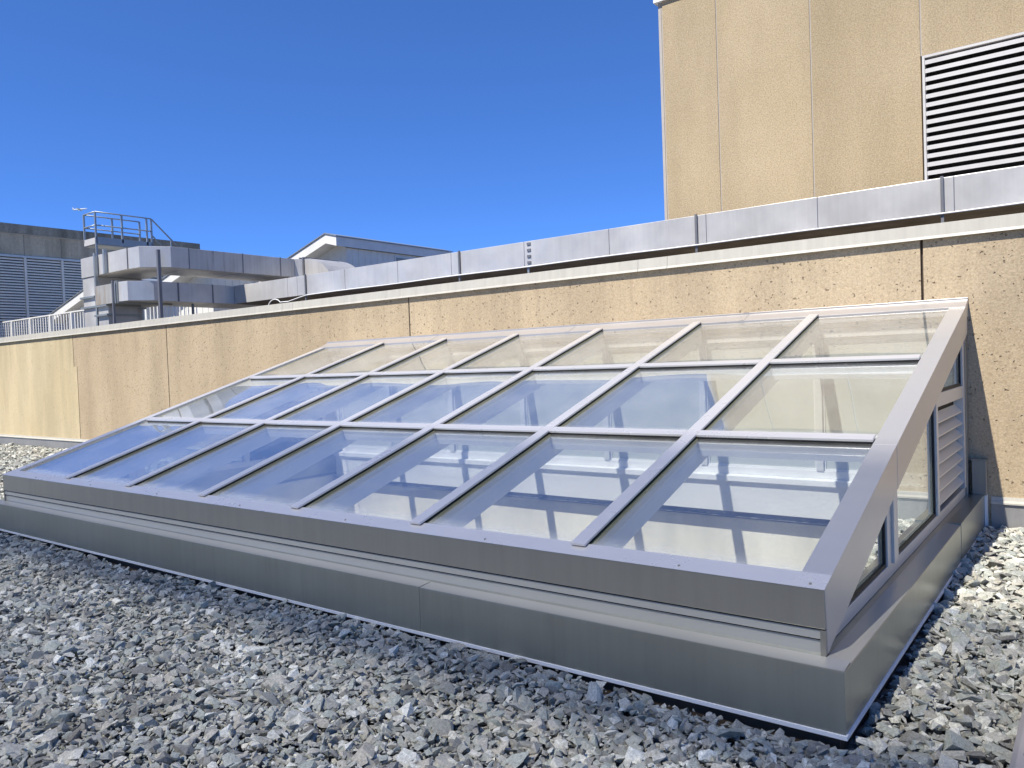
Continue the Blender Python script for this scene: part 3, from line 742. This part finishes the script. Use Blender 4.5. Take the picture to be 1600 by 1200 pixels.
# ------------------------------------------------------------------ airliner
def airliner():
    d_ = (rt*((125-800)/1223.83) - up*((327-600)/1223.83) + fw).normalized()
    c = Vector(m.translation) + d_*1500
    t = thing('airliner', c, 'tiny white airliner flying in the blue sky above the platform', 'airplane')
    fwd_ = (rt*.86+up*.16+fw*.3).normalized(); side_ = fwd_.cross(Vector((0, 0, 1))).normalized(); upv = side_.cross(fwd_)
    b = MB(); pts = []; n = 10
    prof = [(-11, .25), (-9, .8), (-5, 1.15), (6, 1.15), (9, .9), (10.6, .4), (11, .1)]
    vs = []; fs = []
    for s_, r_ in prof:
        for k in range(n):
            a = 2*math.pi*k/n; vs.append(c+fwd_*s_+side_*math.cos(a)*r_+upv*math.sin(a)*r_)
    for i in range(len(prof)-1):
        for k in range(n): fs.append((i*n+k, i*n+(k+1) % n, (i+1)*n+(k+1) % n, (i+1)*n+k))
    b.poly(vs, fs+[tuple(range(n)), tuple(range(len(vs)-n, len(vs)))]); b.build('fuselage', M['plane'], t, smooth=True)
    for sg in (-1, 1):
        w = MB(); P0 = c+fwd_*3-upv*.5+side_*sg; P1 = c-fwd_*1.5-upv*.5+side_*sg; P2 = c-fwd_*4.6+upv*.3+side_*11*sg; P3 = c-fwd_*3.4+upv*.3+side_*11*sg
        q = [P0, P1, P2, P3]; w.poly([p+upv*.15 for p in q]+[p-upv*.15 for p in q], [(0,1,2,3), (7,6,5,4)]+[(i, (i+1) % 4, 4+(i+1) % 4, 4+i) for i in range(4)])
        w.build('wing', M['plane'], t)
        w = MB(); q = [c-fwd_*8.4+upv*.3, c-fwd_*10.2+upv*.3, c-fwd_*11.4+upv*.5+side_*4*sg, c-fwd_*10.6+upv*.5+side_*4*sg]
        w.poly([p+upv*.1 for p in q]+[p-upv*.1 for p in q], [(0,1,2,3), (7,6,5,4)]+[(i, (i+1) % 4, 4+(i+1) % 4, 4+i) for i in range(4)]); w.build('tailplane', M['plane'], t)
        w = MB(); w.tube([c+fwd_*2.8-upv*1.2+side_*3.8*sg, c-upv*1.2+side_*3.8*sg], .6, 8); w.build('engine', M['steel'], t)
    w = MB(); q = [c-fwd_*7.5+upv*.8, c-fwd_*10.4+upv*.8, c-fwd_*11.4+upv*4, c-fwd_*10.2+upv*4]
    w.poly([p+side_*.1 for p in q]+[p-side_*.1 for p in q], [(0,1,2,3), (7,6,5,4)]+[(i, (i+1) % 4, 4+(i+1) % 4, 4+i) for i in range(4)]); w.build('tail_fin', M['plane'], t)
airliner()

# ------------------------------------------------------------------ unseen building added behind the photographer: the slatted screen on
# its roof filters the sun over the near half of this roof
OY = -27.0
top = .95 + (1.42-OY)/SB
shx = SA/SB*(0-OY)
ox0, ox1 = -9.6-shx, 2.4-shx
O_ = thing('added_sun_screen_building', ((ox0+ox1)/2, OY-4, -14), 'unseen concrete building with slatted roof screen, added behind the photographer to filter the sun', 'building')
sz0 = top-12.5
MB().box(ox0-6, ox1+6, OY-14, OY-.4, -14, sz0-1).build('core', M['tower'], O_)
MB().box(ox0-6.1, ox1+6.1, OY-14.1, OY-.3, sz0-.999, sz0-.5).build('parapet', M['coping'], O_)
sc = MB(); pitch_ = .26; fill = .43; z = sz0
while z < top-.05:
    sc.box(ox0, ox1, OY-.02, OY, z, z+pitch_*fill); z += pitch_
sc.build('sun_filter_slats', M['louver'], O_)
MB().box(ox0-.2, ox1+.2, OY-.30, OY-.24, (-.27-OY+.27)/SB, (.03-OY+.27)/SB).build('shade_beam', M['steel'], O_)  # added beam that throws a darker band on curb front and nearby gravel
for x in (ox0-.1, ox1+.1):
    MB().box(x-.09, x+.09, OY-.24, OY-.025, sz0-1, top).build('sun_filter_post', M['steel'], O_)
